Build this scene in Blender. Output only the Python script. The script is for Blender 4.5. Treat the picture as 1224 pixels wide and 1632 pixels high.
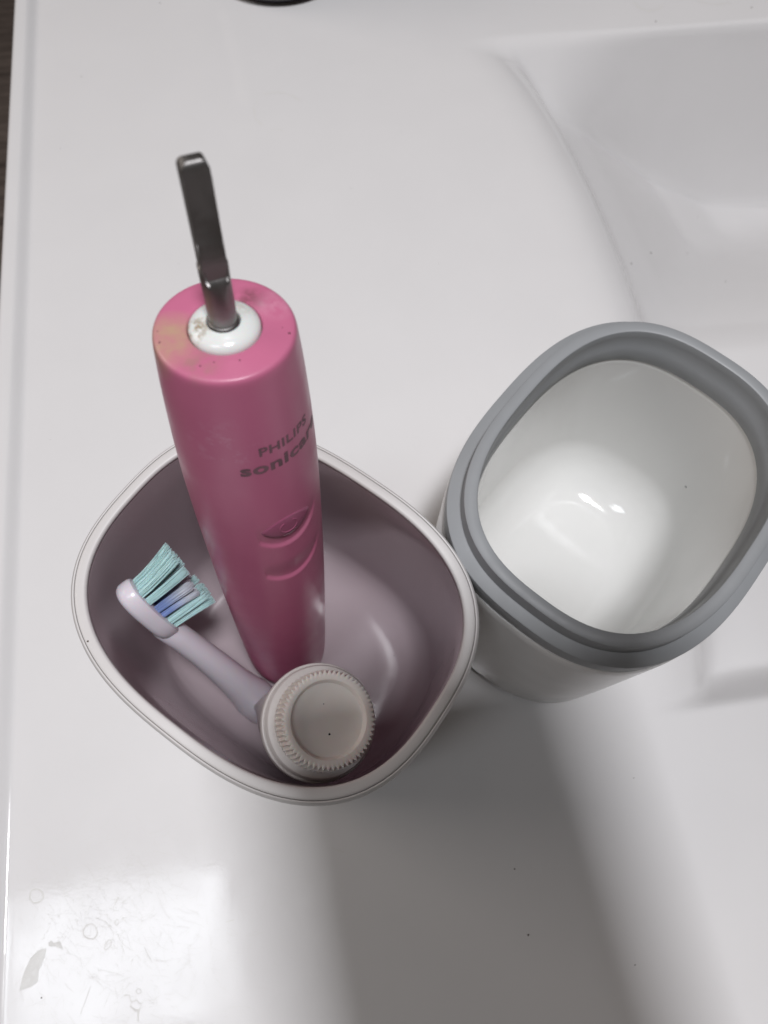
import bpy, bmesh, math, random
from mathutils import Vector, Matrix, noise

S = 0.001          # all builders below take millimetres
scene = bpy.context.scene
for o in list(bpy.data.objects):
    bpy.data.objects.remove(o)

# ------------------------------------------------------------------ camera
AX = ((0.98911992, -0.12524918, 0.07716497),      # world X in camera axes (right, down, forward)
      (-0.14449874, -0.92558839, 0.34986603),     # world Y
      (0.02760257, -0.3572097, -0.93361626))      # world Z
right = Vector([a[0] for a in AX]); down = Vector([a[1] for a in AX]); fwd = Vector([a[2] for a in AX])
CAM = Vector((0, 0, 0.270))
cd = bpy.data.cameras.new("camera")
cam = bpy.data.objects.new("camera", cd)
scene.collection.objects.link(cam)
M = Matrix((right, -down, -fwd)).transposed().to_4x4()
M.translation = CAM
cam.matrix_world = M
cd.sensor_fit = 'VERTICAL'; cd.sensor_height = 36; cd.sensor_width = 27
cd.lens = 36 * 1150 / 1632
cd.clip_start = 0.001; cd.clip_end = 20
cd.dof.use_dof = True; cd.dof.focus_distance = 0.175; cd.dof.aperture_fstop = 20
scene.camera = cam

# ------------------------------------------------------------------ world, lamps, exposure
w = bpy.data.worlds.new("World"); scene.world = w; w.use_nodes = True
bg = w.node_tree.nodes['Background']
bg.inputs[0].default_value = (1.0, 0.84, 0.74, 1); bg.inputs[1].default_value = 0.06

def area(name, loc, target, sx, sy, watts, col):
    l = bpy.data.lights.new(name, 'AREA'); l.shape = 'RECTANGLE'; l.size = sx; l.size_y = sy
    l.energy = watts; l.color = col
    o = bpy.data.objects.new(name, l); scene.collection.objects.link(o)
    o.location = loc
    o.rotation_euler = (Vector(target) - Vector(loc)).to_track_quat('-Z', 'Y').to_euler()
    return o
k = area("ceiling_panel", (-0.49, -0.226, 1.30), (-0.49, -0.226, 0), 0.40, 0.24, 2.1, (0.90, 0.95, 1.0))
area("ceiling_lamp", (0.100, -0.08, 1.30), (0.100, -0.08, 0), 0.15, 0.18, 11.2, (0.97, 0.97, 1.0))
area("window_light", (-1.5, 0.70, 1.0), (0, 0.1, 0), 0.9, 0.9, 6.0, (1.0, 0.90, 0.83))

vs = scene.view_settings
vs.view_transform = 'Standard'; vs.look = 'None'; vs.exposure = 0.2; vs.gamma = 1; vs.use_curve_mapping = False

# ------------------------------------------------------------------ materials
def mat(name, col, rough=0.4, metal=0.0, spec=0.5, coat=0.0, sss=0.0, var=0.0, vscale=60, bump=0.0, bscale=400, rvar=0.0, coords='Object'):
    m = bpy.data.materials.new(name); m.use_nodes = True
    nt = m.node_tree; p = nt.nodes['Principled BSDF']
    p.inputs['Base Color'].default_value = (*col, 1); p.inputs['Roughness'].default_value = rough
    p.inputs['Metallic'].default_value = metal; p.inputs['Specular IOR Level'].default_value = spec
    p.inputs['Coat Weight'].default_value = coat; p.inputs['Coat Roughness'].default_value = 0.06
    if sss:
        p.inputs['Subsurface Weight'].default_value = sss; p.inputs['Subsurface Scale'].default_value = 0.002
    tc = nt.nodes.new('ShaderNodeTexCoord')
    if var:
        n = nt.nodes.new('ShaderNodeTexNoise'); n.inputs['Scale'].default_value = vscale; n.inputs['Detail'].default_value = 5
        nt.links.new(tc.outputs[coords], n.inputs['Vector'])
        mx = nt.nodes.new('ShaderNodeMix'); mx.data_type = 'RGBA'
        mx.inputs['A'].default_value = (*[c * (1 - var) for c in col], 1)
        mx.inputs['B'].default_value = (*[min(1, c * (1 + var)) for c in col], 1)
        nt.links.new(n.outputs['Fac'], mx.inputs['Factor']); nt.links.new(mx.outputs['Result'], p.inputs['Base Color'])
    if rvar:
        n = nt.nodes.new('ShaderNodeTexNoise'); n.inputs['Scale'].default_value = vscale * 1.7; n.inputs['Detail'].default_value = 6
        nt.links.new(tc.outputs[coords], n.inputs['Vector'])
        mr = nt.nodes.new('ShaderNodeMapRange'); mr.inputs['To Min'].default_value = max(0.02, rough - rvar); mr.inputs['To Max'].default_value = rough + rvar
        mr.inputs['From Min'].default_value = 0.3; mr.inputs['From Max'].default_value = 0.7
        nt.links.new(n.outputs['Fac'], mr.inputs['Value']); nt.links.new(mr.outputs['Result'], p.inputs['Roughness'])
    if bump:
        n = nt.nodes.new('ShaderNodeTexNoise'); n.inputs['Scale'].default_value = bscale; n.inputs['Detail'].default_value = 4
        nt.links.new(tc.outputs[coords], n.inputs['Vector'])
        b = nt.nodes.new('ShaderNodeBump'); b.inputs['Strength'].default_value = bump; b.inputs['Distance'].default_value = 0.0003
        nt.links.new(n.outputs['Fac'], b.inputs['Height']); nt.links.new(b.outputs['Normal'], p.inputs['Normal'])
    return m

def stain(m, col, center, radius, scale, lo, hi, strength=0.8):
    """a stain with a shape of its own: noise inside a soft ball around center (object space, metres)"""
    nt = m.node_tree; p = nt.nodes['Principled BSDF']
    tc = nt.nodes.new('ShaderNodeTexCoord')
    n = nt.nodes.new('ShaderNodeTexNoise'); n.inputs['Scale'].default_value = scale; n.inputs['Detail'].default_value = 6; n.inputs['Roughness'].default_value = 0.65
    nt.links.new(tc.outputs['Object'], n.inputs['Vector'])
    d = nt.nodes.new('ShaderNodeVectorMath'); d.operation = 'DISTANCE'; d.inputs[1].default_value = center
    nt.links.new(tc.outputs['Object'], d.inputs[0])
    r = nt.nodes.new('ShaderNodeMapRange'); r.inputs['From Min'].default_value = radius; r.inputs['From Max'].default_value = radius * 0.35
    nt.links.new(d.outputs['Value'], r.inputs['Value'])
    r2 = nt.nodes.new('ShaderNodeMapRange'); r2.inputs['From Min'].default_value = lo; r2.inputs['From Max'].default_value = hi
    nt.links.new(n.outputs['Fac'], r2.inputs['Value'])
    mu = nt.nodes.new('ShaderNodeMath'); mu.operation = 'MULTIPLY'
    nt.links.new(r.outputs['Result'], mu.inputs[0]); nt.links.new(r2.outputs['Result'], mu.inputs[1])
    mu2 = nt.nodes.new('ShaderNodeMath'); mu2.operation = 'MULTIPLY'; mu2.inputs[1].default_value = strength
    nt.links.new(mu.outputs[0], mu2.inputs[0])
    mx = nt.nodes.new('ShaderNodeMix'); mx.data_type = 'RGBA'
    nt.links.new(mu2.outputs[0], mx.inputs['Factor'])
    inp = p.inputs['Base Color']
    if inp.is_linked: nt.links.new(inp.links[0].from_socket, mx.inputs['A'])
    else: mx.inputs['A'].default_value = inp.default_value
    mx.inputs['B'].default_value = (*col, 1)
    nt.links.new(mx.outputs['Result'], inp)

M_counter = mat("counter_gelcoat", (0.74, 0.73, 0.73), 0.10, spec=0.45, var=0.025, vscale=30, rvar=0.07, bump=0.03, bscale=900)
M_wood = mat("dark_wood", (0.06, 0.045, 0.038), 0.6)
M_white = mat("white_plastic", (0.74, 0.735, 0.725), 0.22, var=0.02, vscale=40, rvar=0.05)
M_liner = mat("shaded_lavender_plastic", (0.42, 0.35, 0.375), 0.11, var=0.03, vscale=40, rvar=0.05)  # lavender darkened well below the rim: the cup's inner shade is in this colour
M_rim = mat("cup_outer_plastic", (0.63, 0.61, 0.60), 0.42, var=0.03, vscale=60, rvar=0.06)
M_grey = mat("grey_silicone", (0.275, 0.285, 0.295), 0.48, var=0.06, vscale=90, rvar=0.06, bump=0.05)
M_glaze = mat("white_glossy_liner", (0.74, 0.738, 0.72), 0.07, coat=0.3, var=0.01)
M_pink = mat("pink_rubber", (0.53, 0.148, 0.258), 0.34, spec=0.5, var=0.05, vscale=80, rvar=0.06, bump=0.05, bscale=1500)
M_button = mat("pink_button", (0.36, 0.095, 0.18), 0.34, var=0.05, vscale=80)
M_seal = mat("white_seal", (0.72, 0.74, 0.72), 0.18, var=0.02, sss=0.2)
M_steel = mat("worn_steel", (0.28, 0.27, 0.265), 0.45, metal=1.0, var=0.12, vscale=200, rvar=0.08, bump=0.06, bscale=500)
M_print = mat("grey_print", (0.19, 0.095, 0.12), 0.5, var=0.55, vscale=350)
M_brush = mat("brush_head_plastic", (0.70, 0.66, 0.72), 0.25, sss=0.3)
M_mint = mat("mint_bristle", (0.62, 0.87, 0.85), 0.4, sss=0.2, var=0.12, vscale=900)
M_blue = mat("blue_bristle", (0.55, 0.57, 0.68), 0.4, sss=0.2)
M_tube = mat("tube_plastic", (0.68, 0.65, 0.63), 0.4, var=0.03, vscale=100)
M_cap = mat("cap_plastic", (0.80, 0.745, 0.70), 0.45, var=0.04, vscale=120, sss=0.2, bump=0.05)
M_black = mat("black_glaze", (0.012, 0.012, 0.018), 0.15)
M_speck = mat("dark_grit", (0.12, 0.10, 0.085), 0.8)
M_mark = mat("dried_water", (0.68, 0.67, 0.65), 0.5, var=0.04, vscale=300)
stain(M_pink, (0.46, 0.33, 0.20), (-0.0090, -0.002, 0.1660), 0.0068, 130, 0.28, 0.58, 0.85)
stain(M_pink, (0.30, 0.22, 0.15), (-0.004, -0.0075, 0.1660), 0.0045, 350, 0.40, 0.65, 0.5)
stain(M_pink, (0.16, 0.06, 0.07), (0.0045, 0.0060, 0.1655), 0.0035, 400, 0.36, 0.62, 0.75)
stain(M_pink, (0.75, 0.45, 0.55), (0.0085, 0.0045, 0.1660), 0.0045, 200, 0.40, 0.65, 0.45)
stain(M_pink, (0.70, 0.50, 0.60), (-0.003, -0.0128, 0.150), 0.0085, 330, 0.52, 0.66, 0.22)
stain(M_pink, (0.75, 0.6, 0.68), (0.010, -0.009, 0.004), 0.012, 200, 0.45, 0.60, 0.5)
stain(M_seal, (0.30, 0.23, 0.14), (-0.0046, -0.0012, 0.1668), 0.0034, 700, 0.44, 0.58, 0.9)
stain(M_seal, (0.35, 0.30, 0.22), (0.0040, 0.0036, 0.1672), 0.0036, 600, 0.48, 0.66, 0.6)
# wood grain
nt = M_wood.node_tree; p = nt.nodes['Principled BSDF']
tc = nt.nodes.new('ShaderNodeTexCoord'); mp = nt.nodes.new('ShaderNodeMapping'); mp.inputs['Scale'].default_value = (4, 45, 4)
n1 = nt.nodes.new('ShaderNodeTexNoise'); n1.inputs['Scale'].default_value = 2.2; n1.inputs['Detail'].default_value = 8; n1.inputs['Roughness'].default_value = 0.7; n1.inputs['Distortion'].default_value = 0.6
cr = nt.nodes.new('ShaderNodeValToRGB')
cr.color_ramp.elements[0].position = 0.32; cr.color_ramp.elements[0].color = (0.055, 0.042, 0.036, 1)
cr.color_ramp.elements[1].position = 0.72; cr.color_ramp.elements[1].color = (0.30, 0.25, 0.22, 1)
nt.links.new(tc.outputs['Object'], mp.inputs['Vector']); nt.links.new(mp.outputs['Vector'], n1.inputs['Vector'])
nt.links.new(n1.outputs['Fac'], cr.inputs['Fac']); nt.links.new(cr.outputs['Color'], p.inputs['Base Color'])
# blue bristles wear to white at the tips (a dyed gradient along local z)
nt = M_blue.node_tree; p = nt.nodes['Principled BSDF']
tc = nt.nodes.new('ShaderNodeTexCoord'); sx = nt.nodes.new('ShaderNodeSeparateXYZ'); cr = nt.nodes.new('ShaderNodeValToRGB')
cr.color_ramp.elements[0].position = 0.25; cr.color_ramp.elements[0].color = (0.26, 0.34, 0.66, 1)
cr.color_ramp.elements[1].position = 0.75; cr.color_ramp.elements[1].color = (0.74, 0.74, 0.80, 1)
nt.links.new(tc.outputs['Generated'], sx.inputs[0]); nt.links.new(sx.outputs['Z'], cr.inputs['Fac']); nt.links.new(cr.outputs['Color'], p.inputs['Base Color'])

# ------------------------------------------------------------------ mesh helpers
def mesh_obj(name, verts, faces, material, parent=None, smooth=True, sharp=35, recalc=True):
    me = bpy.data.meshes.new(name)
    me.from_pydata([(v[0] * S, v[1] * S, v[2] * S) for v in verts], [], faces)
    if recalc:
        bm = bmesh.new(); bm.from_mesh(me); bmesh.ops.recalc_face_normals(bm, faces=bm.faces); bm.to_mesh(me); bm.free()
    me.materials.append(material)
    for p in me.polygons: p.use_smooth = smooth
    if smooth: me.set_sharp_from_angle(angle=math.radians(sharp))
    o = bpy.data.objects.new(name, me); scene.collection.objects.link(o)
    if parent: o.parent = parent
    return o

def empty(name, loc=(0, 0, 0), q=None):
    o = bpy.data.objects.new(name, None); scene.collection.objects.link(o)
    o.location = [c * S for c in loc]; o.empty_display_size = 0.01
    if q: o.rotation_mode = 'QUATERNION'; o.rotation_quaternion = q
    return o

def tag(o, label, cat, group=None):
    o['label'] = label; o['category'] = cat
    if group: o['group'] = group
    return o

def loft(rings, cap0=False, cap1=False, closed=False):
    n = len(rings[0]); v = [p for r in rings for p in r]; f = []
    m = len(rings)
    for i in range(m if closed else m - 1):
        a, b = i * n, ((i + 1) % m) * n
        for j in range(n):
            k = (j + 1) % n
            f.append((a + j, a + k, b + k, b + j))
    if cap0: f.append(tuple(range(n)))
    if cap1: f.append(tuple(range((m - 1) * n, m * n)))
    return v, f

def circ(r, z, n=64, cx=0, cy=0):
    return [(cx + r * math.cos(2 * math.pi * i / n), cy + r * math.sin(2 * math.pi * i / n), z) for i in range(n)]

def sup(a, b, z, e=2.62, n=144, rot=0.0):
    out = []
    for i in range(n):
        t = 2 * math.pi * i / n
        c, s = math.cos(t), math.sin(t)
        r = (abs(c / a) ** e + abs(s / b) ** e) ** (-1 / e)
        x, y = r * c, r * s
        out.append((x * math.cos(rot) - y * math.sin(rot), x * math.sin(rot) + y * math.cos(rot), z))
    return out

def fillet(d0, z0, d1, z1, r, n=8):
    """profile from wall (inset d0 at z0) down to floor: rounded inner corner, returns (inset,z) list"""
    out = []
    for i in range(n + 1):
        t = math.pi / 2 * i / n
        out.append((d1 + r * (1 - math.cos(t)), z1 + r * (1 - math.sin(t))))
    return [(d0, z0)] + out

# ------------------------------------------------------------------ countertop with basin
def smax(a, b, k):
    h = max(k - abs(a - b), 0) / k
    return max(a, b) + h * h * k * 0.25
def smin(a, b, k): return -smax(-a, -b, k)

BP = [(-60, 20), (0, 0), (15, -7), (27, -25), (33, -29), (49, -39), (75, -58), (110, -84), (150, -102), (250, -115), (400, -125)]
def basin_profile(d):
    for (d0, z0_), (d1, z1_) in zip(BP[:-1], BP[1:]):
        if d <= d1: return z0_ + (z1_ - z0_) * (d - d0) / (d1 - d0)
    return -125
def basin_profile_smooth(d): return sum(basin_profile(d + k_) for k_ in (-3, -1.5, 0, 1.5, 3)) / 5
def counter_z(x, y):
    # raised lip along the left edge
    z = 0.0
    if x < -119.5:
        t = min(1, (-119.5 - x) / 6.0); t = t * t * (3 - 2 * t)
        z = 3.0 * t
        if x < -129.0:
            u = min(1, (-129.0 - x) / 3.0); z -= 3.2 * (1 - math.sqrt(max(0, 1 - u * u)))
        return z
    if x > 100 and 0 < y < 372:
        q = (y - 186) / 176.0
        xl = 113 + 26 * max(0, 1 - q * q) ** 0.8
        bs = min(1, max(0, (x - 150) / 80.0)); back = -(361 - y) * (1.1 + 2.3 * bs * bs * (3 - 2 * bs))
        front = -(y - 10) * 2.2
        bed = -22 - 88 * max(0.0, (y - 170) / 146.0) ** 1.3 - 0.04 * max(0, x - 170)
        side = basin_profile_smooth(x - xl)
        w_ = smax(smax(back, front, 10), smax(bed, side, 12), 9)
        z = min(smin(w_, 0.0, 5) + 1e-6, 0)
    return z

def axis(segs):
    out = []
    for a, b, st in segs:
        n = max(1, round((b - a) / st)); out += [a + (b - a) * i / n for i in range(n)]
    out.append(segs[-1][1]); return out
xs = axis([(-132, -118, 0.6), (-118, 100, 6), (100, 260, 1.8), (260, 440, 5)])
ys = axis([(-170, 0, 5), (0, 30, 1.4), (30, 330, 2.6), (330, 372, 1.4), (372, 520, 6)])
V = [(x, y, counter_z(x, y)) for y in ys for x in xs]
nx = len(xs); F = [(j * nx + i, j * nx + i + 1, (j + 1) * nx + i + 1, (j + 1) * nx + i) for j in range(len(ys) - 1) for i in range(nx - 1)]
# skirt so that the sheet has a real edge
def skirt(idx):
    global V, F
    b0 = len(V)
    V += [(V[i][0], V[i][1], -30) for i in idx]
    for t in range(len(idx) - 1):
        F.append((idx[t], b0 + t, b0 + t + 1, idx[t + 1]))
NY = len(ys)
skirt([j * nx for j in range(NY)])
skirt([i for i in range(nx)])
skirt([j * nx + nx - 1 for j in range(NY)])
skirt([(NY - 1) * nx + i for i in range(nx)])
counter = mesh_obj("countertop", V, F, M_counter, sharp=60)
counter['kind'] = 'structure'

# floor far below the counter's left edge
fl = mesh_obj("floor", [(-2500, -2000, -820), (2500, -2000, -820), (2500, 2500, -820), (-2500, 2500, -820)], [(0, 1, 2, 3)], M_wood)
fl['kind'] = 'structure'

# ------------------------------------------------------------------ left cup (holds the brush)
CL = (-16.4, 49.3, 0); RL = math.radians(46.5); HL = 86.0
cup = tag(empty("toothbrush_cup", CL), "open lavender-lined cup holding the pink handle, brush head and tube", "cup")
def prof_rings(a, b, prof, rot):
    return [sup(a - d, b - d, z, rot=rot) for d, z in prof]
a, b = 43.0, 53.0
prof = [(8.0, 0.3), (5.2, 0.3), (3.6, 1.2), (2.8, 3.0), (1.6, 30), (0.5, 70), (0.0, 82), (0.02, 84.3), (0.25, 85.3), (0.75, 85.85), (1.05, 85.8), (1.12, 85.3), (1.15, 80), (3.0, 40), (4.2, 6), (8.5, 1.0)]
v, f = loft(prof_rings(a, b, prof, RL), cap0=True)
mesh_obj("outer_shell", v, f, M_rim, cup)
rim = [(1.2, 84.0), (1.2, 85.6), (1.3, 85.8), (1.7, 85.95), (3.3, 85.95), (3.7, 85.8), (3.95, 85.3), (4.0, 84.4), (3.6, 84.1)]
v, f = loft(prof_rings(a, b, rim, RL), closed=True)
mesh_obj("rim", v, f, M_rim, cup, sharp=60)
wall = [(3.2, 84.5), (3.95, 84.3), (4.05, 83.5), (4.3, 70), (4.8, 45), (5.4, 24)]
wall += [(d, z) for d, z in fillet(5.6, 17, 5.8, 4.0, 14)][1:]
wall += [(24, 3.6), (36, 3.5)]
v, f = loft(prof_rings(a, b, wall, RL), cap1=True)
mesh_obj("liner", v, f, M_liner, cup, sharp=50)

# ------------------------------------------------------------------ right cup with grey collar
CR = (84.5, 70.0, 0); RR = math.radians(132.4)
rc = tag(empty("collared_cup", CR), "white cup with a stepped grey sealing collar, standing empty", "cup")
a, b = 43.4, 53.2
prof = [(9.0, 0.2), (4.2, 0.2), (2.2, 0.8), (0.9, 2.4), (0.45, 5), (0.1, 30), (0.0, 74), (0.05, 77.6), (0.35, 78.4), (1.0, 78.6), (3.0, 78.6)]
v, f = loft(prof_rings(a, b, prof, RR), cap0=True)
mesh_obj("body", v, f, M_white, rc)
colp = [(3.0, 78.9), (0.9, 78.9), (0.5, 79.1), (0.4, 79.6), (0.35, 84.9), (0.45, 85.3), (0.8, 85.5), (3.6, 85.75), (3.95, 85.9), (4.05, 86.3),
        (4.15, 90.6), (4.25, 91.0), (4.6, 91.25), (7.1, 91.3), (7.5, 91.1), (7.65, 90.7), (7.7, 88.5), (7.75, 84.0), (8.1, 83.4), (8.15, 80), (8.2, 77.4), (7.9, 76.9), (3.0, 76.9)]
v, f = loft(prof_rings(a, b, colp, RR), closed=True)
mesh_obj("collar", v, f, M_grey, rc, sharp=40)
inner = [(7.8, 77.4), (8.0, 77.2), (8.1, 75), (8.3, 55), (8.7, 30)]
inner += fillet(9, 18, 9.0, 4.4, 20, 14)[1:]
inner += [(33, 4.1), (36, 4.0)]
v, f = loft(prof_rings(a, b, inner, RR), cap1=True)
mesh_obj("inner_liner", v, f, M_glaze, rc, sharp=60)

# ------------------------------------------------------------------ power toothbrush handle
HB = Vector((-20.8, 49.6, 3.7)); HA = Vector((0.04609571, 0.15007943, 0.98759878))
hq = Vector((0, 0, 1)).rotation_difference(HA)
LH = 166.3
hd = tag(empty("power_toothbrush", HB, hq), "pink rubbery power toothbrush handle with bare steel shaft, leaning in the cup", "toothbrush")
HP = [(0, 10.0), (0.6, 11.2), (2, 12.2), (5, 13.0), (12, 13.6), (40, 14.2), (70, 14.6), (100, 14.65), (120, 14.5), (132, 14.2), (145, 13.6), (156, 12.9), (163, 12.3), (165.2, 12.05), (165.9, 11.8), (166.2, 11.4), (166.3, 10.9)]
def HR(s):
    for i in range(len(HP) - 1):
        if s <= HP[i + 1][0]:
            # Catmull-Rom through the profile for a smooth silhouette
            p0 = HP[max(0, i - 1)]; p1 = HP[i]; p2 = HP[i + 1]; p3 = HP[min(len(HP) - 1, i + 2)]
            t = (s - p1[0]) / (p2[0] - p1[0])
            m1 = (p2[1] - p0[1]) / (p2[0] - p0[0]) * (p2[0] - p1[0]); m2 = (p3[1] - p1[1]) / (p3[0] - p1[0]) * (p2[0] - p1[0])
            return (2*t**3-3*t**2+1)*p1[1] + (t**3-2*t**2+t)*m1 + (-2*t**3+3*t**2)*p2[1] + (t**3-t**2)*m2
    return HP[-1][1]
PHI_B = math.radians(27)
def sstep(a_, b_, x):
    t = min(1, max(0, (x - a_) / (b_ - a_))); return t * t * (3 - 2 * t)
def dimple(u, s):
    """two thumb dishes in the front of the handle (u = arc mm from the button's centre line)"""
    d = 0.0
    # upper dish, around the power button: deep along its lower arc
    r = math.hypot(u, s - 120.5)
    if r < 9.5:
        d -= 0.45 * (1 - sstep(8.0, 9.3, r)) * sstep(122.5, 113.0, s)
    # lower dish
    r = math.hypot(u, s - 104)
    if r < 10.5:
        d -= 0.50 * (1 - sstep(8.4, 9.9, r)) * sstep(105, 96, s)
    return d
def hsurf(phi, s, off=0.0):
    r = HR(s) + dimple((phi - PHI_B) * 14.5, s) + off
    return (r * math.sin(phi), -r * math.cos(phi), s)
ss = [0, 0.3, 0.6, 1.2, 2, 3.5, 5, 8] + [12 + i * 4 for i in range(19)] + [86 + i * 0.5 for i in range(92)] + [132 + i * 3 for i in range(10)] + [161, 163, 164.4, 165.2, 165.6, 165.9, 166.1, 166.2, 166.3]
NP = 288
rings = [[hsurf(2 * math.pi * i / NP, s) for i in range(NP)] for s in ss]
rings += [[(r * math.sin(2*math.pi*i/NP), -r * math.cos(2*math.pi*i/NP), z) for i in range(NP)] for r, z in ((10, 166.38), (8, 166.45), (6.6, 166.45), (6.35, 166.35), (6.2, 166.0), (6.15, 163))]
v, f = loft(rings, cap0=True)
mesh_obj("handle_body", v, f, M_pink, hd, sharp=50)
# white seal round the shaft
sp = [(6.05, 163), (6.05, 166.2), (5.95, 166.6), (5.6, 167.05), (5.0, 167.45), (4.2, 167.75), (3.4, 167.9), (2.9, 167.85), (2.7, 167.4), (2.6, 165)]
v, f = loft([circ(r, z) for r, z in sp], cap0=True, cap1=True)
mesh_obj("shaft_seal", v, f, M_seal, hd)
# power button: lens-shaped pad lying in the upper dish, with a raised ring on it
def patch(name, fn, nr, na, mtl, parent):
    vv = [fn(0, 0)]; ff = []
    for i in range(1, nr + 1):
        for j in range(na): vv.append(fn(i / nr, 2 * math.pi * j / na))
    for j in range(na): ff.append((0, 1 + j, 1 + (j + 1) % na))
    for i in range(nr - 1):
        for j in range(na):
            a0 = 1 + i * na; b0 = a0 + na
            ff.append((a0 + j, b0 + j, b0 + (j + 1) % na, a0 + (j + 1) % na))
    return mesh_obj(name, vv, ff, mtl, parent, sharp=60)
def btn(r, t):
    u = 7.3 * r * math.cos(t); s_ = 119.6 + 4.6 * r * math.sin(t) * (1 - 0.35 * math.cos(t) ** 2)
    phi = PHI_B + u / 14.5
    rr = HR(s_) - 0.42 + 0.72 * (1 - r ** 3) * 0.6 + (0.30 if r < 0.9 else -0.25 * (r - 0.9) / 0.1)
    return (rr * math.sin(phi), -rr * math.cos(phi), s_)
pb = patch("power_button", btn, 10, 48, M_button, hd)
def ring_pt(t, q):
    rad = 2.1 + 0.22 * math.cos(q)
    u = rad * math.cos(t); s_ = 119.6 + rad * math.sin(t)
    phi = PHI_B + u / 14.5
    r0 = math.hypot(u / 7.3, (s_ - 119.6) / 4.6)
    rr = HR(s_) - 0.42 + 0.72 * (1 - r0 ** 3) * 0.6 + 0.30 + 0.12 * math.sin(q)
    return (rr * math.sin(phi), -rr * math.cos(phi), s_)
ring = [[ring_pt(math.radians(-240 + 300 * i / 40), 2 * math.pi * j / 8) for j in range(8)] for i in range(41)]
v, f = loft(ring, cap0=True, cap1=True)
mesh_obj("power_mark", v, f, M_button, pb)

# printed lettering wrapped round the handle
def lettering(name, text, u0, width, s_base, height, bold):
    cu = bpy.data.curves.new(name, 'FONT'); cu.body = text; cu.size = 1.0; cu.offset = bold; cu.resolution_u = 3; cu.space_character = 1.08
    tmp = bpy.data.objects.new(name, cu); scene.collection.objects.link(tmp)
    bpy.context.view_layer.update()
    me = bpy.data.meshes.new_from_object(tmp)
    bpy.data.objects.remove(tmp)
    bm = bmesh.new(); bm.from_mesh(me)
    bmesh.ops.triangulate(bm, faces=bm.faces)
    bmesh.ops.subdivide_edges(bm, edges=bm.edges, cuts=1, use_grid_fill=True)
    xs_ = [q.co.x for q in bm.verts]; ys_ = [q.co.y for q in bm.verts]
    x0, x1, y1 = min(xs_), max(xs_), max(ys_)
    for q in bm.verts:
        u = u0 + (q.co.x - x0) / (x1 - x0) * width
        s_ = s_base + q.co.y / y1 * height
        phi = u / HR(s_)
        q.co = Vector(hsurf(phi, s_, 0.05)) * S
    bm.to_mesh(me); bm.free(); me.materials.clear(); me.materials.append(M_print)
    o = bpy.data.objects.new(name, me); scene.collection.objects.link(o); o.parent = hd
    return o
lettering("lettering", "PHILIPS", 3.0, 12.0, 146.6, 2.3, 0.028)
lettering("lettering", "sonicare", -1.0, 20.5, 141.6, 3.0, 0.035)

# steel shaft: round below, two stepped flats above
sh = []
FA = math.radians(16)
def shaft_ring(z, r, cut, sidecut=9, n=48, e=2.0):
    out = []
    for i in range(n):
        t = 2 * math.pi * i / n
        x, y = r * math.cos(t), r * math.sin(t)
        y = max(-cut, min(cut + 0.5 if cut < r else r, y)) ; x = max(-sidecut, min(sidecut, x))
        out.append((x * math.cos(FA) - y * math.sin(FA), x * math.sin(FA) + y * math.cos(FA), z))
    return out
z0 = LH + 0.8
for z, r, c, sc in ((0.2, 2.55, 9, 9), (0.9, 2.55, 9, 9), (1.1, 2.34, 9, 9), (8.2, 2.34, 9, 9), (9.4, 2.36, 1.95, 9), (10.4, 2.36, 1.75, 9),
                    (10.9, 2.36, 1.36, 9), (13.0, 2.38, 1.30, 9), (13.4, 2.45, 1.30, 2.02), (17.9, 2.45, 1.28, 2.0), (18.4, 2.45, 1.06, 2.0), (28.4, 2.45, 1.03, 1.98), (29.8, 2.45, 1.0, 1.93), (30.3, 2.4, 0.93, 1.75), (30.7, 2.3, 0.78, 1.45), (30.9, 2.15, 0.6, 1.1), (31.0, 2.0, 0.4, 0.75)):
    sh.append(shaft_ring(z0 + z * 0.958, r, c, sc))
v, f = loft(sh, cap0=True, cap1=True)
so = mesh_obj("drive_shaft", v, f, M_steel, hd, sharp=30)
bv = so.modifiers.new("bevel", 'BEVEL'); bv.width = 0.00012; bv.segments = 2; bv.limit_method = 'ANGLE'; bv.angle_limit = math.radians(35)

# ------------------------------------------------------------------ spare brush head
TIP = Vector((-56.3, 59.5, 80.0)); BAS = Vector((-31, 32, 7.0))
zd = (TIP - BAS).normalized(); LB = (TIP - BAS).length
bdir = Vector((0.84, 0.46, 0.1)); bdir = (bdir - zd * bdir.dot(zd)).normalized()
xd = bdir.cross(zd)
R3 = Matrix((xd, bdir, zd)).transposed()
bh = tag(empty("brush_head", BAS, R3.to_quaternion()), "white snap-on brush head with mint and blue bristles, leaning inside the cup", "brush head")
# neck: flared base to thin neck (local z up, +y = bristle side)
neck = [(0, 6.6, 0), (0.8, 6.9, 0), (9, 6.7, 0), (11, 6.2, 0), (20, 5.2, 0), (32, 4.6, 0), (44, 4.1, -0.3), (54, 3.9, -0.9), (61, 3.8, -1.5), (65, 2.8, -1.7)]
v, f = loft([circ(r, z, 40, 0, y) for z, r, y in neck], cap0=True, cap1=True)
mesh_obj("neck", v, f, M_brush, bh)
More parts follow.
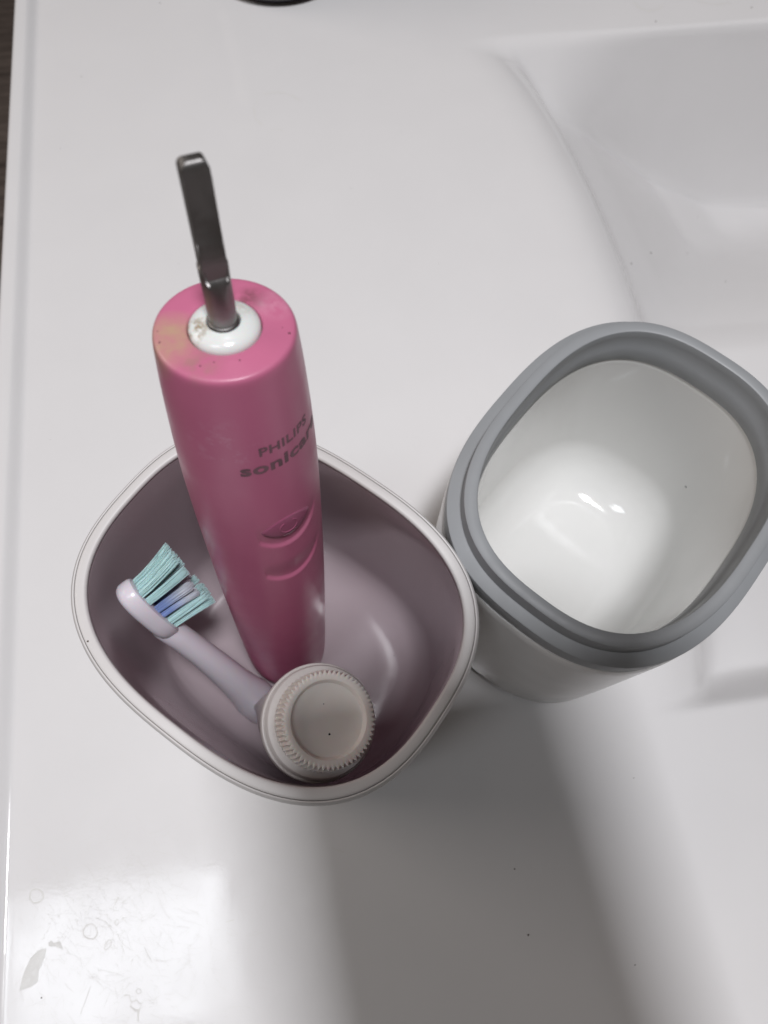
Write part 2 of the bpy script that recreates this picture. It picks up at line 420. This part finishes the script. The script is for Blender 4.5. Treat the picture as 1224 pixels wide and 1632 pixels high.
# head plate: rounded slab, long along z
def plate_ring(y, ins):
    out = []
    for i in range(56):
        t = 2 * math.pi * i / 56
        c_, s_ = math.cos(t), math.sin(t)
        rx, rz = 6.1 - ins, 12.0 - ins
        rr = (abs(c_ / rx) ** 2.5 + abs(s_ / rz) ** 2.5) ** (-1 / 2.5)
        out.append((rr * c_, y, LB - 12.0 + rr * s_))
    return out
PY = 1.7
v, f = loft([plate_ring(y, i_) for y, i_ in ((-4.1, 3.0), (-3.8, 1.6), (-3.2, 0.7), (-2.1, 0.1), (-0.8, 0.0), (0.7, 0.05), (1.4, 0.35), (PY, 1.0))], cap0=True, cap1=True)
mesh_obj("head_plate", v, f, M_brush, bh)
rnd = random.Random(4)
def tuft(cx, cz, lean_x, lean_z, length, m, n=110, rad=1.08):
    vv, ff = [], []
    for q in range(n):
        rr = rad * math.sqrt(rnd.random()); t = rnd.random() * 2 * math.pi
        dx, dz = rr * math.cos(t), rr * math.sin(t)
        spread = 1.18
        L_ = length * (1 + rnd.uniform(-0.035, 0.03))
        th = 0.085; sgs = 4
        wob = rnd.uniform(-0.25, 0.25), rnd.uniform(-0.25, 0.25)
        b0 = len(vv)
        for k_ in range(sgs + 1):
            h = k_ / sgs
            px = dx * (1 + (spread - 1) * h) + (lean_x + wob[0]) * h ** 1.5
            pz = dz * (1 + (spread - 1) * h) + (lean_z + wob[1]) * h ** 1.5
            tt = th * (1 - 0.3 * h)
            for a_ in range(3):
                an = 2 * math.pi * a_ / 3
                vv.append((px + tt * math.cos(an), pz + tt * math.sin(an), h * L_))
        for k_ in range(sgs):
            for a_ in range(3):
                i0 = b0 + k_ * 3
                ff.append((i0 + a_, i0 + (a_ + 1) % 3, i0 + 3 + (a_ + 1) % 3, i0 + 3 + a_))
        ff.append((b0 + sgs * 3, b0 + sgs * 3 + 1, b0 + sgs * 3 + 2))
    o = mesh_obj("bristle_tuft", vv, ff, m, bh, sharp=180, recalc=False)
    # tuft's own z runs along the head's +y
    o.matrix_local = Matrix(((1, 0, 0, cx * S), (0, 0, 1, (PY - 0.3) * S), (0, 1, 0, (LB - 12 + cz) * S), (0, 0, 0, 1)))
    return o
for cz, lz, ln, m in ((8.4, 3.4, 13.6, M_mint), (5.5, 1.7, 13.4, M_mint), (1.2, 0.2, 11.4, M_blue), (-1.5, -0.1, 11.8, M_blue), (-5.2, 0.0, 12.6, M_mint), (-8.2, -0.5, 12.8, M_mint)):
    wd = 2.6 if abs(cz) > 7 else 3.4
    for kx in (-1, 0, 1):
        tuft(kx * wd, cz, kx * 0.4, lz + rnd.uniform(-0.3, 0.3), ln * (1 + rnd.uniform(-.02, .02)), m)

# ------------------------------------------------------------------ toothpaste tube
TC = Vector((-6.2, 17.4, 80)); TB = Vector((-26.5, 22.5, 5.2))
td = (TC - TB).normalized(); LT = (TC - TB).length
tx = Vector((-0.72, 0.69, 0)); tx = (tx - td * tx.dot(td)).normalized(); ty = td.cross(tx)
tube = tag(empty("toothpaste_tube", TB, Matrix((tx, ty, td)).transposed().to_quaternion()), "small toothpaste tube with ridged pale cap, standing in the lavender-lined cup", "tube")
def oval(rx, ry, z, n=96): return [(rx * math.cos(2*math.pi*i/n), ry * math.sin(2*math.pi*i/n), z) for i in range(n)]
zs = LT - 10.5
tb = [oval(13, 0.7, 0), oval(13, 0.8, 5), oval(13.4, 3.2, 14), oval(14.0, 7.5, 28), oval(14.4, 11.5, 42), oval(14.8, 14.4, zs - 8), oval(15, 15, zs - 5.2)]
v, f = loft(tb, cap0=True, cap1=True)
mesh_obj("tube_body", v, f, M_tube, tube)
v, f = loft([circ(r, z, 96) for r, z in ((14.4, zs - 5.15), (15.2, zs - 5.0), (15.5, zs - 4.4), (15.6, zs - 1.2), (15.4, zs - 0.7), (15.05, zs - 0.6), (14.9, zs - 0.75), (14.8, zs - 0.6), (14.7, zs + 1.6), (14.3, zs + 2.2), (13.6, zs + 2.4), (12.6, zs + 2.4), (12.4, zs + 2.2))], cap0=True, cap1=True)
mesh_obj("shoulder", v, f, M_tube, tube)
NT = 60
def tooth(r, z, amp):
    out = []
    for i in range(NT * 4):
        t = 2 * math.pi * i / (NT * 4); ph = (i % 4)
        rr = r + amp * (0.5, 1.0, 0.5, 0.0)[ph] - amp * 0.5
        out.append((rr * math.cos(t), rr * math.sin(t), z))
    return out
cp = [(12.3, zs + 2.3, 0), (12.35, zs + 2.7, 0.1), (12.35, zs + 3.2, 1.0), (12.0, LT - 0.6, 1.0), (11.85, LT - 0.15, 0.95), (11.3, LT, 0.3), (10.5, LT + 0.02, 0), (9.9, LT - 0.1, 0), (9.6, LT - 0.5, 0), (9.2, LT - 1.5, 0), (8.3, LT - 1.9, 0), (5, LT - 2.1, 0), (1.5, LT - 2.15, 0)]
v, f = loft([tooth(*c_) for c_ in cp], cap0=True, cap1=True)
mesh_obj("cap", v, f, M_cap, tube, sharp=30)

# ------------------------------------------------------------------ black container at the back
jar = tag(empty("black_container", (11, 438.5, 0)), "black round-based glossy container standing at the back of the counter", "container")
v, f = loft([circ(r, z, 72) for r, z in ((30, 0.2), (34, 0.4), (38, 2), (40.5, 5), (42, 10), (42.5, 30), (42, 70), (41.2, 71), (40, 70.5), (39.5, 30), (36, 6), (20, 5))], cap0=True, cap1=True)
mesh_obj("container_body", v, f, M_black, jar)

# ------------------------------------------------------------------ the phone that takes the picture, above the cups
ph = empty("smartphone")
ph.matrix_world = M @ Matrix.Rotation(math.radians(11), 4, 'Z')
tag(ph, "dark smartphone held above the cups with its lenses facing down", "phone")
def slab(x0, x1, y0, y1, z0, z1, r, n=8):
    def ring(ins, z):
        out = []
        for cx, cy, a0 in ((x1 - r, y1 - r, 0), (x0 + r, y1 - r, 90), (x0 + r, y0 + r, 180), (x1 - r, y0 + r, 270)):
            for i in range(n + 1):
                t = math.radians(a0 + 90 * i / n); out.append((cx + (r - ins) * math.cos(t), cy + (r - ins) * math.sin(t), z))
        return out
    return loft([ring(1.5, z0), ring(0.4, z0 + 0.6), ring(0, z0 + 2), ring(0, z1 - 2), ring(0.4, z1 - 0.6), ring(1.5, z1)], cap0=True, cap1=True)
M_phone = mat("phone_case", (0.03, 0.026, 0.025), 0.5)
M_glass = mat("lens_glass", (0.004, 0.004, 0.006), 0.05)
v, f = slab(-6.5, 90, -156, 20, 5.5, 14.5, 8); mesh_obj("phone_body", v, f, M_phone, ph)
v, f = slab(-6, 30, -22, 15, 3.4, 5.6, 12); cmod = mesh_obj("camera_module", v, f, M_phone, ph)
for lx, ly in ((0, 0), (20, 4), (12, -14)):
    v, f = loft([circ(r, z, 32, lx, ly) for r, z in ((5.5, 3.6), (5.5, 2.4), (4.6, 2.2), (4.4, 2.6))], cap0=True, cap1=True)
    mesh_obj("lens", v, f, M_glass, cmod)

# ------------------------------------------------------------------ specks, dried water and scratches on the counter
def ground(px, py, z=0.0):
    r = Vector((px - 612, py - 816, 1150)); d = Vector([r.dot(Vector(a_)) for a_ in AX])
    t = (z - 270) / d.z
    return (d.x * t, d.y * t)
def onto(px, py):
    z = 0.0
    for _ in range(30):
        x, y = ground(px, py, z); z = z + 0.6 * (counter_z(x, y) - z)
    return x, y, counter_z(x, y)
def speck(px, py, r):
    x, y, z = onto(px, py); n = 9
    vv = [(x, y, z + r * 0.55)]
    for k_, hz in ((0.6, 0.4), (1.0, 0.02)):
        for i in range(n):
            t = 2 * math.pi * i / n; q = r * k_ * rnd.uniform(0.7, 1.25)
            vv.append((x + q * math.cos(t), y + q * math.sin(t) * 0.8, z + r * hz))
    ff = [(0, 1 + i, 1 + (i + 1) % n) for i in range(n)] + [(1 + i, 1 + n + i, 1 + n + (i + 1) % n, 1 + (i + 1) % n) for i in range(n)]
    mesh_obj("speck", vv, ff, M_speck, counter)
for px, py, r in ((1037, 403, 0.55), (1006, 420, 0.5), (1095, 403, 0.35), (1157, 449, 0.4), (1120, 168, 0.5), (1045, 34, 0.5), (842, 1490, 0.35), (820, 1385, 0.3), (66, 1590, 0.3), (130, 122, 0.3), (1012, 1538, 0.25), (1010, 1240, 0.2), (96, 236, 0.2), (560, 300, 0.18), (640, 210, 0.2), (80, 700, 0.16), (700, 420, 0.16), (285, 420, 0.15), (255, 5, 0.35), (1180, 230, 0.3)):
    speck(px, py, r)
bpy.context.view_layer.update()
_dg = bpy.context.evaluated_depsgraph_get()
def speck_on(thing, px, py, r, mtl):
    """a grain of dirt stuck where the sight line meets that thing's surface"""
    rr = Vector((px - 612, py - 816, 1150)); d = Vector([rr.dot(Vector(a_)) for a_ in AX]).normalized()
    hit, loc, nor, _, ob, _ = scene.ray_cast(_dg, CAM + d * 0.01, d)
    if not hit: return
    q = Vector((0, 0, 1)).rotation_difference(nor); n = 8
    vv = [Vector((0, 0, r * 0.5))] + [Vector((r * rnd.uniform(.7, 1.3) * math.cos(2*math.pi*i/n), r * rnd.uniform(.7, 1.3) * math.sin(2*math.pi*i/n), -0.02)) for i in range(n)]
    inv = thing.matrix_world.inverted()
    vv = [inv @ (loc + (q @ v_) * S) / S for v_ in vv]
    mesh_obj("speck", vv, [(0, 1 + i, 1 + (i + 1) % n) for i in range(n)], mtl, thing)
M_pit = mat("dark_pit", (0.12, 0.03, 0.05), 0.7)
for px, py, r in ((1093, 776, 0.45),): speck_on(rc, px, py, r, M_black)
for px, py, r in ((140, 1022, 0.28), (628, 1045, 0.25)): speck_on(cup, px, py, r, M_speck)
for px, py, r in ((525, 1170, 0.3), (516, 1122, 0.18)): speck_on(tube, px, py, r, M_black)
for px, py, r in ((461, 531, 0.28), (450, 522, 0.14), (254, 546, 0.22), (319, 583, 0.22), (341, 577, 0.2), (382, 574, 0.2), (251, 528, 0.15)): speck_on(hd, px, py, r, M_pit)
def water_mark(pts, wd, closed=True, name="water_mark", z=0.03, mtl=None):
    n = len(pts); vv, ff = [], []
    for i, (x, y) in enumerate(pts):
        a_ = pts[(i - 1) % n] if closed or i else pts[i]; b_ = pts[(i + 1) % n] if closed or i < n - 1 else pts[i]
        tx_, ty_ = b_[0] - a_[0], b_[1] - a_[1]; l = math.hypot(tx_, ty_) or 1
        nx_, ny_ = -ty_ / l, tx_ / l; ww = wd * rnd.uniform(0.6, 1.3)
        vv += [(x + nx_ * ww, y + ny_ * ww, 0.012), (x, y, z + 0.02), (x - nx_ * ww, y - ny_ * ww, 0.012)]
    for i in range(n if closed else n - 1):
        a0, b0 = 3 * i, 3 * ((i + 1) % n)
        ff += [(a0, b0, b0 + 1, a0 + 1), (a0 + 1, b0 + 1, b0 + 2, a0 + 2)]
    return vv, ff
def ring_px(px, py, rx, ry, rot, wd):
    pts = []
    for i in range(28):
        t = 2 * math.pi * i / 28; q = 1 + 0.05 * math.sin(3 * t + px)
        x, y = rx * q * math.cos(t), ry * q * math.sin(t)
        pts.append(ground(px + x * math.cos(rot) - y * math.sin(rot), py + x * math.sin(rot) + y * math.cos(rot)))
    v_, f_ = water_mark(pts, wd)
    mesh_obj("water_mark", v_, f_, M_mark, counter)
for r_ in ((144, 1485, 11, 12, 0, 0.22), (58, 1428, 11, 11, 0, 0.25), (172, 1506, 4, 9, 0.5, 0.16), (221, 1580, 4, 4, 0, 0.14), (186, 1470, 2.5, 5, 0.2, 0.12)):
    ring_px(*r_)
def line_px(pl, wd, name="water_mark"):
    pts = []
    for (x0, y0), (x1, y1) in zip(pl[:-1], pl[1:]):
        n = max(2, int(math.hypot(x1 - x0, y1 - y0) / 4))
        pts += [ground(x0 + (x1 - x0) * i / n + rnd.uniform(-.6, .6), y0 + (y1 - y0) * i / n + rnd.uniform(-.6, .6)) for i in range(n)]
    v_, f_ = water_mark(pts, wd, closed=False)
    mesh_obj(name, v_, f_, M_mark, counter)
line_px([(128, 1616), (138, 1590), (146, 1568)], 0.10)
line_px([(153, 1463), (170, 1470), (181, 1487)], 0.10)
line_px([(197, 1587), (206, 1586), (209, 1597), (218, 1594), (222, 1600), (230, 1598)], 0.18)
line_px([(207, 1603), (216, 1611), (228, 1608)], 0.3)
line_px([(220, 1611), (221, 1632)], 0.25)
line_px([(180, 1447), (190, 1425)], 0.12)
for pl_, wd_ in (([(420, 150), (445, 147), (468, 153), (482, 163)], 0.35), ([(404, 170), (408, 190), (420, 202)], 0.3), ([(430, 205), (455, 208)], 0.25), ([(408, 165), (412, 158)], 0.25),
                 ([(1010, 3), (1018, 12), (1034, 18), (1050, 14), (1060, 4)], 0.45), ([(1110, 2), (1140, 8), (1168, 4)], 0.4), ([(530, 1352), (552, 1360)], 0.2), ([(360, 1470), (378, 1465)], 0.18)):
    line_px(pl_, wd_)
line_px([(230, 1510), (244, 1538)], 0.1)
def blot(poly):
    pts = [ground(*q) for q in poly]; cx = sum(q[0] for q in pts) / len(pts); cy = sum(q[1] for q in pts) / len(pts)
    n = len(pts); vv = [(cx, cy, 0.06)] + [(cx + (x - cx) * 0.8, cy + (y - cy) * 0.8, 0.05) for x, y in pts] + [(x, y, 0.012) for x, y in pts]
    ff = [(0, 1 + i, 1 + (i + 1) % n) for i in range(n)] + [(1 + i, 1 + n + i, 1 + n + (i + 1) % n, 1 + (i + 1) % n) for i in range(n)]
    mesh_obj("water_mark", vv, ff, M_blot, counter)
M_blot = mat("dried_film", (0.70, 0.695, 0.68), 0.30, spec=0.35, var=0.04, vscale=400, rvar=0.15)
blot([(76, 1506), (81, 1498), (84, 1503), (96, 1500), (101, 1514), (97, 1512), (88, 1508), (80, 1509)])
blot([(74, 1510), (72, 1525), (62, 1548), (60, 1566), (48, 1574), (34, 1578), (30, 1582), (33, 1570), (38, 1550), (48, 1528), (60, 1515)])
# hairline scratches: too fine to pick apart
vv, ff = [], []
for q in range(900):
    px, py = rnd.gauss(190, 110), rnd.gauss(1480, 90)
    an = rnd.choice((0.1, 1.1, 2.4)) + rnd.gauss(0, 0.5); ln = abs(rnd.gauss(0, 16)) + 3; cv = rnd.gauss(0, 0.02)
    pts = []
    for i in range(6):
        pts.append(ground(px, py)); px += ln / 6 * math.cos(an); py += ln / 6 * math.sin(an); an += cv * ln / 6
    if min(p_[0] for p_ in pts) < -118: continue
    v_, f_ = water_mark(pts, rnd.uniform(0.02, 0.07), closed=False, z=0.005)
    o_ = len(vv); vv += v_; ff += [tuple(i + o_ for i in f__) for f__ in f_]
so = mesh_obj("scratches", vv, ff, M_mark, counter); so['kind'] = 'stuff'

# ------------------------------------------------------------------ render
scene.render.engine = 'CYCLES'
